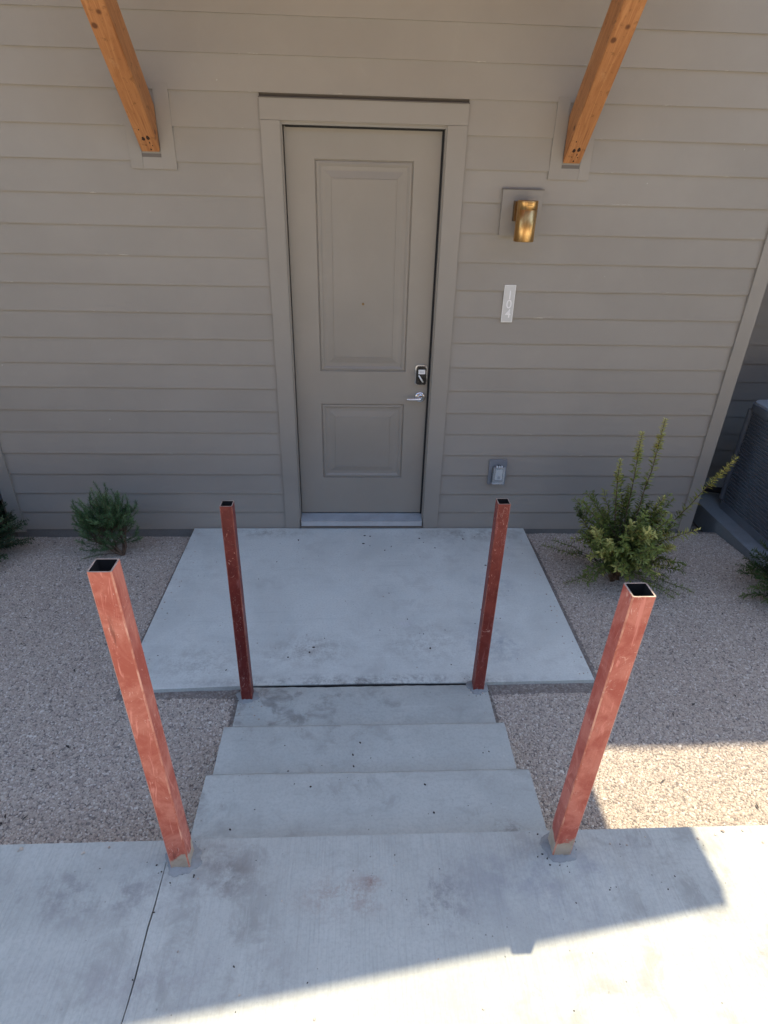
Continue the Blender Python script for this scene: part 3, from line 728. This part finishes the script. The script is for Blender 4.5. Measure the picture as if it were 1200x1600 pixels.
# ---------------------------------------------------------------- loose stones (nobody could count them)
def pebble(seed, sub):
    rnd = random.Random(seed); bm = bmesh.new(); bmesh.ops.create_icosphere(bm, subdivisions=sub, radius=1)
    for v in bm.verts:
        v.co *= 1 + .55 * noise.noise(v.co * 1.4 + Vector((seed * 3.7, 0, 0)))
        v.co.x *= 1.15; v.co.z *= .62
    me = bpy.data.meshes.new('pebble'); bm.to_mesh(me); bm.free(); me.materials.append(M['stone']); return me
peb_col = bpy.data.collections.new('pebble_kinds')
for i in range(6):
    o = bpy.data.objects.new('pebble', pebble(i + 1, 1)); peb_col.objects.link(o)
def stones(name, area_bm, density, smin, smax, seed):
    me = bpy.data.meshes.new(name); area_bm.to_mesh(me); area_bm.free()
    o = bpy.data.objects.new(name, me); COL.objects.link(o); tag(o, kind='stuff')
    ng = bpy.data.node_groups.new(name, 'GeometryNodeTree')
    ng.interface.new_socket('Geometry', in_out='INPUT', socket_type='NodeSocketGeometry'); ng.interface.new_socket('Geometry', in_out='OUTPUT', socket_type='NodeSocketGeometry')
    n = ng.nodes; gi = n.new('NodeGroupInput'); go = n.new('NodeGroupOutput')
    dp = n.new('GeometryNodeDistributePointsOnFaces'); dp.inputs['Density'].default_value = density; dp.inputs['Seed'].default_value = seed
    ci = n.new('GeometryNodeCollectionInfo'); ci.inputs['Collection'].default_value = peb_col; ci.inputs['Separate Children'].default_value = True; ci.inputs['Reset Children'].default_value = True
    ip = n.new('GeometryNodeInstanceOnPoints'); ip.inputs['Pick Instance'].default_value = True
    rv = n.new('FunctionNodeRandomValue'); rv.data_type = 'FLOAT_VECTOR'; rv.inputs[0].default_value = (-.5, -.5, 0); rv.inputs[1].default_value = (.5, .5, 6.283)
    rs = n.new('FunctionNodeRandomValue'); rs.data_type = 'FLOAT'; rs.inputs[2].default_value = smin; rs.inputs[3].default_value = smax; rs.inputs['Seed'].default_value = 5
    ng.links.new(gi.outputs[0], dp.inputs[0]); ng.links.new(dp.outputs[0], ip.inputs['Points']); ng.links.new(ci.outputs[0], ip.inputs['Instance'])
    ng.links.new(rv.outputs[0], ip.inputs['Rotation']); ng.links.new(rs.outputs[1], ip.inputs['Scale']); ng.links.new(ip.outputs[0], go.inputs[0])
    md = o.modifiers.new('scatter', 'NODES'); md.node_group = ng
    o.data.materials.append(M['bed']); return o
def hole2(x, y):
    if abs(x) < .66 and y < -1.58: return True
    if abs(x) < 1.25 and y > -1.66: return True
    if 2.74 < x < 3.8 and -.56 < y: return True
    return False
stones('gravel_stones', bed(-3.3, 3.6, -2.692, -.012, hole2), 26000, .0034, .0062, 3)
stones('gravel_stones', bed(-3.3, 3.6, -2.692, -.012, hole2), 700, .0068, .0098, 8)

def strips(rects):
    bm = bmesh.new()
    for x0, x1, y0, y1, z in rects: bm.faces.new([bm.verts.new(q) for q in ((x0, y0, z), (x1, y0, z), (x1, y1, z), (x0, y1, z))])
    return bm
o = stones('stray_stones', strips([(-2.2, -.7, -2.74, -2.705, SW + .001), (.7, 1.6, -2.76, -2.70, SW + .001), (-1.23, -1.14, -1.6, -.05, .001), (1.14, 1.22, -1.58, -.05, .001), (-.62, -.5, -1.98, -1.66, .002), (.52, .63, -1.95, -1.66, .002)]), 190, .0028, .0060, 12)
o = stones('stray_stones', strips([(-.6, .6, -3.2, -2.74, SW + .001), (-1.1, 1.1, -1.55, -.1, .001)]), 14, .002, .0042, 13)

# ---------------------------------------------------------------- plants
def leaf_mesh():
    return {'v': [], 'f': [], 't': []}
def add_leaf(S, p, d, nrm, L, Wd, tint, fold=.25, curl=.15):
    d = d.normalized(); side = d.cross(nrm)
    if side.length < 1e-4: side = d.cross(Vector((1, 0, .1)))
    side.normalize(); n = side.cross(d)
    i = len(S['v'])
    mid = p + d * L * .5 - n * L * curl * .25; tip = p + d * L - n * L * curl
    S['v'] += [p, mid + side * Wd * .5 + n * Wd * fold, mid - n * Wd * .05, mid - side * Wd * .5 + n * Wd * fold, tip]
    S['f'] += [(i, i + 1, i + 2), (i, i + 2, i + 3), (i + 2, i + 1, i + 4), (i + 3, i + 2, i + 4)]
    S['t'] += [tint] * 5
def leaf_obj(S, name, mat, parent):
    o0 = world_loc(parent)
    me = bpy.data.meshes.new(name); me.from_pydata([v - o0 for v in S['v']], [], S['f'])
    at = me.attributes.new('tint', 'FLOAT', 'POINT'); at.data.foreach_set('value', S['t'])
    o = link(name, me, mat, parent, o0); tag(o, kind='stuff'); return o
def stem_curve(p0, p1, bow, n=8, jit=.006, rnd=random):
    p0, p1 = Vector(p0), Vector(p1); out = []
    for i in range(n + 1):
        t = i / n; q = p0.lerp(p1, t) + Vector(bow) * math.sin(math.pi * t)
        if 0 < i: q += Vector((rnd.uniform(-jit, jit), rnd.uniform(-jit, jit), 0))
        out.append(q)
    return out
def along(pts, t):
    f = t * (len(pts) - 1); i = min(int(f), len(pts) - 2); a = pts[i].lerp(pts[i + 1], f - i); return a, (pts[i + 1] - pts[i]).normalized()
def clothe(S, pts, rnd, t0, t1, step, L, Wd, tint0, tint1, ang=55, n=3, tipfluff=0):
    ln = sum((b - a).length for a, b in zip(pts, pts[1:])); k = max(2, int(ln * (t1 - t0) / step)); ph = rnd.uniform(0, 6)
    for i in range(k):
        t = t0 + (t1 - t0) * (i + rnd.random() * .6) / k; p, d = along(pts, min(t, .999))
        u = d.orthogonal().normalized(); w = d.cross(u)
        for j in range(n):
            if rnd.random() < .12: continue
            a = ph + i * 2.4 + j * 6.283 / n + rnd.uniform(-.35, .35); o = u * math.cos(a) + w * math.sin(a)
            an = R(ang + rnd.uniform(-16, 16)); dd = d * math.cos(an) + o * math.sin(an)
            tt = max(0, min(1, tint0 + (tint1 - tint0) * t + rnd.uniform(-.14, .14)))
            sc = rnd.uniform(.7, 1.2) * (1 - .35 * max(0, (t - .8) / .2))
            add_leaf(S, p, dd, d, L * sc, Wd * sc, tt)

# tall shrub right of the landing: upright yellow tipped shoots over a dark mound
rnd = random.Random(11)
B = Vector((1.69, -.66, GZ))
sh = empty('tall_shrub', B); tag(sh, 'tall dark green shrub with upright yellow tipped shoots, right of the landing', 'shrub')
S = leaf_mesh(); tw = bmesh.new()
shoots = [((1.80, -.58, 1.09), (.02, 0, 0), 1.0), ((1.665, -.60, 1.01), (.015, 0, 0), .95), ((1.575, -.60, .83), (-.01, 0, 0), .9), ((2.30, -.60, .85), (-.03, 0, -.06), .95),
          ((1.90, -.70, .52), (0, 0, 0), .75), ((1.39, -.52, .46), (-.01, 0, .02), .25), ((1.48, -.66, .48), (0, 0, 0), .6), ((1.53, -.62, .50), (0, 0, 0), .45),
          ((1.44, -.78, .42), (0, 0, 0), .8), ((1.50, -.84, .40), (0, 0, 0), .8), ((1.62, -.55, .58), (0, 0, 0), .35), ((1.72, -.5, .60), (0, 0, 0), .4), ((1.86, -.55, .50), (0, 0, 0), .35), ((1.98, -.75, .30), (0, 0, .03), .7)]
for tip, bow, yg in shoots:
    pts = stem_curve(B + Vector((rnd.uniform(-.03, .03), rnd.uniform(-.03, .03), 0)), tip, bow, 10, .005, rnd)
    tube(tw, pts, [.006 - .0045 * i / 10 for i in range(11)], 5)
    clothe(S, pts, rnd, .22, .62, .0135, .046, .0160, .14, .5, 60, 3)
    clothe(S, pts, rnd, .60, .90, .0125, .045, .0160, .3, yg * .8, 62, 3)
    clothe(S, pts, rnd, .82, 1.0, .0075, .038, .0140, yg * .75, yg, 62, 4)
for i in range(115):
    a = rnd.uniform(0, 6.283); el = rnd.uniform(-.02, 1.0) if i % 3 else rnd.uniform(.8, 1.35); ln = rnd.uniform(.20, .40) if el < .8 else rnd.uniform(.34, .60)
    d = Vector((math.cos(a) * math.cos(el), math.sin(a) * math.cos(el), math.sin(el) * .95))
    if d.y > 0: d.y *= .8
    st = B + Vector((rnd.uniform(-.04, .04), rnd.uniform(-.04, .04), rnd.uniform(.03, .2)))
    tip = st + d * ln; tip.z = max(tip.z, GZ + .03)
    pts = stem_curve(st, tip, (0, 0, .04), 6, .008, rnd)
    tube(tw, pts, [.0035 - .0022 * j / 6 for j in range(7)], 4)
    top = rnd.random() < .42
    clothe(S, pts, rnd, .18, 1.0, .0155, .044, .0165, .08, .9 if top else .45, 58, 3)
for (x, y, z) in ((2.02, -.74, .0), (2.12, -.88, -.01), (2.0, -.92, .0), (1.30, -.80, .0), (1.95, -.98, .01), (1.24, -.42, .06), (1.30, -.45, .12)):
    pts = stem_curve(B + Vector((0, 0, .05)), (x, y, z + .04), (0, 0, .03), 7, .01, rnd)
    tube(tw, pts, .002, 4); clothe(S, pts, rnd, .5, 1.0, .013, .033, .012, .1, .5, 60, 3)
finish(tw, 'stems', M['twig'], sh, B, smooth=True); leaf_obj(S, 'foliage', M['leaf_a'], sh)

# needle leaved shrub left of the landing
rnd = random.Random(5)
B = Vector((-1.655, -.345, GZ - .01))
sh = empty('needle_shrub', B); tag(sh, 'small round needle leaved shrub on bare stems against the siding', 'shrub')
S = leaf_mesh(); tw = bmesh.new()
crown = Vector((-1.745, -.30, .19))
trunks = []
for tp in ((-1.62, -.30, .19), (-1.71, -.33, .17), (-1.76, -.31, .14), (-1.80, -.37, .10), (-1.68, -.26, .21)):
    pts = stem_curve(B, tp, (rnd.uniform(-.02, .02), 0, -.01), 6, .006, rnd); trunks.append(pts); tube(tw, pts, [.009 - .004 * j / 6 for j in range(7)], 6)
for i in range(210):
    a = rnd.uniform(0, 6.283); r = math.sqrt(rnd.random()) * .20
    bx = rnd.choice(trunks)[rnd.randint(5, 6)]
    low = rnd.random() < .3
    tip = Vector((crown.x + math.cos(a) * r * 1.12, crown.y + math.sin(a) * r * .85, 0))
    tip.z = .40 - 2.6 * r * r + rnd.uniform(-.10, .06) if not low else rnd.uniform(.06, .26)
    if rnd.random() < .05: tip.z += .07
    if tip.y > -.035: tip.y = -.035 - rnd.random() * .05
    st = bx.lerp(tip, .35); st.z = max(.05, min(st.z, tip.z - .07))
    pts = stem_curve(st, tip, ((tip.x - crown.x) * .12, (tip.y - crown.y) * .12, 0), 5, .004, rnd)
    tube(tw, [bx] + pts, .0016, 3)
    clothe(S, pts, rnd, .1, 1.0, .0062, .027, .0034, .10, .85 if rnd.random() < .35 else .5, 34, 4)
pts = stem_curve(B + Vector((0, 0, .02)), (-1.88, -.46, .02), (0, 0, .015), 5, .006, rnd); tube(tw, pts, .003, 4); clothe(S, pts, rnd, .45, 1, .008, .026, .0036, .1, .5, 40, 4)
finish(tw, 'stems', M['twig'], sh, B, smooth=True); leaf_obj(S, 'foliage', M['leaf_b'], sh)

def mound(name, label, B, rad, hgt, mat, seed, nb, L, Wd, hi):
    rnd = random.Random(seed); sh = empty(name, B); tag(sh, label, 'shrub'); S = leaf_mesh(); tw = bmesh.new()
    for i in range(nb):
        a = rnd.uniform(0, 6.283); el = rnd.uniform(0, 1.5)
        k = .75 + .25 * rnd.random()
        tip = B + Vector((math.cos(a) * math.cos(el) * rad * k, math.sin(a) * math.cos(el) * rad * k, .04 + math.sin(el) * hgt * k))
        st = B.lerp(tip, .3) + Vector((0, 0, .03))
        pts = stem_curve(st, tip, (0, 0, .02), 5, .008, rnd); tube(tw, [B] + pts, [.005] + [.0026 - .0014 * j / 5 for j in range(6)], 4)
        clothe(S, pts, rnd, .2, 1.0, .011, L, Wd, .05, hi if rnd.random() < .45 else .4, 55, 3)
    finish(tw, 'stems', M['twig'], sh, B, smooth=True); leaf_obj(S, 'foliage', mat, sh)
mound('low_shrub', 'dark leafy shrub at the left edge, beside the corner board of the siding', Vector((-2.57, -.40, GZ)), .34, .50, M['leaf_c'], 21, 150, .030, .012, .8)
mound('low_shrub', 'bright green leafy shrub at the right edge, in front of the cooling unit', Vector((2.80, -.92, GZ)), .42, .48, M['leaf_d'], 22, 190, .034, .012, 1.0)

# ---------------------------------------------------------------- cooling unit past the right corner
pad = boxo('equipment_pad', (2.765, -.60, -.14), (3.85, .80, .035), M['acpad'], None, .012, (3.3, 0, -.14))
tag(pad, 'low grey equipment pad under the cooling unit past the right house corner', 'pad')
ac = empty('cooling_unit', (3.28, -.06, .04)); tag(ac, 'dark boxy outdoor cooling unit standing on the grey pad', 'air conditioner')
def rr(x0, x1, y0, y1, z0, z1, r, name, mat, bev=.004):
    bm = bmesh.new(); pts = []
    for cx, cy, a0 in ((x1 - r, y1 - r, 0), (x0 + r, y1 - r, 90), (x0 + r, y0 + r, 180), (x1 - r, y0 + r, 270)):
        for i in range(7):
            a = R(a0 + 15 * i); pts.append((cx + r * math.cos(a), cy + r * math.sin(a)))
    prism(bm, pts, z0, z1); return finish(bm, name, mat, ac, ((x0 + x1) / 2, (y0 + y1) / 2, z0), bev)
ax0, ax1, ay0, ay1 = 2.895, 3.66, -.46, .31
rr(ax0 + .012, ax1 - .012, ay0 + .012, ay1 - .012, .09, .86, .07, 'coil', M['ac_fin'])
rr(ax0, ax1, ay0, ay1, .0355, .10, .08, 'base_pan', M['ac_side'])
rr(ax0, ax1, ay0, ay1, .855, .905, .08, 'top_band', M['ac_side'])
rr(ax0 + .01, ax1 - .01, ay0 + .01, ay1 - .01, .9055, .922, .08, 'lid', M['ac_top'], .006)
for i in range(28):
    z = .122 + i * .0262
    bm = bmesh.new(); w = .005
    box(bm, (ax0 + .001, ay0 + .07, z), (ax0 + .0115, ay1 - .07, z + w)); finish(bm, 'grille_bar', M['ac_side'], ac, (ax0, 0, z))
    bm = bmesh.new(); box(bm, (ax0 + .07, ay0 + .001, z), (ax1 - .07, ay0 + .0115, z + w)); finish(bm, 'grille_bar', M['ac_side'], ac, (3.2, ay0, z))
for (x, y) in ((ax0 + .03, ay0 + .03), (ax0 + .03, ay1 - .03), (ax1 - .03, ay0 + .03), (ax1 - .03, ay1 - .03)):
    bm = bmesh.new(); lathe(bm, [(.001, .101), (.031, .101), (.031, .854), (.001, .854)], (x, y, 0), 'Z', 14); finish(bm, 'corner_post', M['ac_side'], ac, (x, y, .1), smooth=False)
bm = bmesh.new()
for rr_ in (.06, .12, .18, .24, .30):
    pts = [(3.28 + rr_ * math.cos(6.2832 * i / 28), -.075 + rr_ * math.sin(6.2832 * i / 28), .926) for i in range(29)]; tube(bm, pts, .0035, 4)
finish(bm, 'fan_guard', M['ac_fin'], ac, (3.28, -.075, .92))
bm = bmesh.new(); tube(bm, [(2.74, .935, .20), (2.74, .80, .19), (2.76, .66, .13), (2.84, .52, .08), (2.98, .42, .10), (3.05, .32, .16), (3.08, .29, .2)], .026, 10)
o = finish(bm, 'refrigerant_line', M['rubber'], None, (2.74, .9, .2), smooth=True); tag(o, 'black insulated pipe running from the recessed wall behind the cooling unit', 'pipe')
ub = empty('utility_box', (-2.84, -.02, -.1)); tag(ub, 'pale grey utility box past the left house corner, cut by the photo edge', 'utility box')
boxo('body', (-3.20, -.16, .16), (-2.66, .22, .84), M['utility'], ub, .008); boxo('lid', (-3.21, -.17, .8405), (-2.65, .23, .862), M['utility'], ub, .004); boxo('stand', (-3.16, -.12, -.12), (-2.70, .18, .1595), M['rubber'], ub)

# ---------------------------------------------------------------- litter and crumbs
rnd = random.Random(31); bm = bmesh.new()
def crumb(x, y, z, r):
    m = Matrix.Translation((x, y, z)) @ Matrix.Rotation(rnd.uniform(0, 6.28), 4, 'Z') @ Matrix.Diagonal((r * rnd.uniform(.8, 1.9), r, r * .5, 1))
    bmesh.ops.create_icosphere(bm, subdivisions=1, radius=1, matrix=m)
for i in range(45): crumb(rnd.uniform(-1.15, 1.15), rnd.uniform(-1.55, -.06), .001, rnd.choice([.002, .002, .003, .004, .006]))
for x, y in ((.02, -.13), (.06, -.14), (.01, -.24), (.52, -.30), (.16, -.33), (.74, -.18), (-.30, -1.37), (-.28, -1.33), (.42, -.17)): crumb(x, y, .002, .006)
for i in range(9): crumb(rnd.uniform(-.58, .58), rnd.uniform(-2.25, -2.03), H + .001, rnd.choice([.002, .003, .004]))
for i in range(7): crumb(rnd.uniform(-.58, .58), rnd.uniform(-2.6, -2.38), 2 * H + .001, rnd.choice([.002, .003, .004]))
for pxx, pyy, pzz in ((-.59, -2.765, SW), (.615, -2.757, SW), (-.588, -1.69, 0), (.588, -1.645, 0)):
    for i in range(16):
        a = rnd.uniform(0, 6.28); q = rnd.uniform(.045, .085); crumb(pxx + q * math.cos(a), pyy + q * math.sin(a), pzz + .001, rnd.uniform(.001, .003))
for i in range(24): crumb(rnd.uniform(-.9, 1.1), rnd.uniform(-3.2, -2.75), SW + .0005, rnd.choice([.001, .0015, .002, .0025]))
o = finish(bm, 'dirt_crumbs', M['crumb']); tag(o, kind='stuff')
S = leaf_mesh(); rnd = random.Random(41)
for i in range(60):
    x = rnd.choice([rnd.uniform(-2.4, -1.3), rnd.uniform(1.3, 2.6)]); y = rnd.uniform(-2.4, -.1)
    a = rnd.uniform(0, 6.28); add_leaf(S, Vector((x, y, gz(x, y) + .008)), Vector((math.cos(a), math.sin(a), .1)), Vector((0, 0, 1)), rnd.uniform(.015, .035), rnd.uniform(.006, .011), rnd.random())
me = bpy.data.meshes.new('leaf_litter'); me.from_pydata(S['v'], [], S['f']); o = link('leaf_litter', me, M['crumb']); tag(o, kind='stuff')
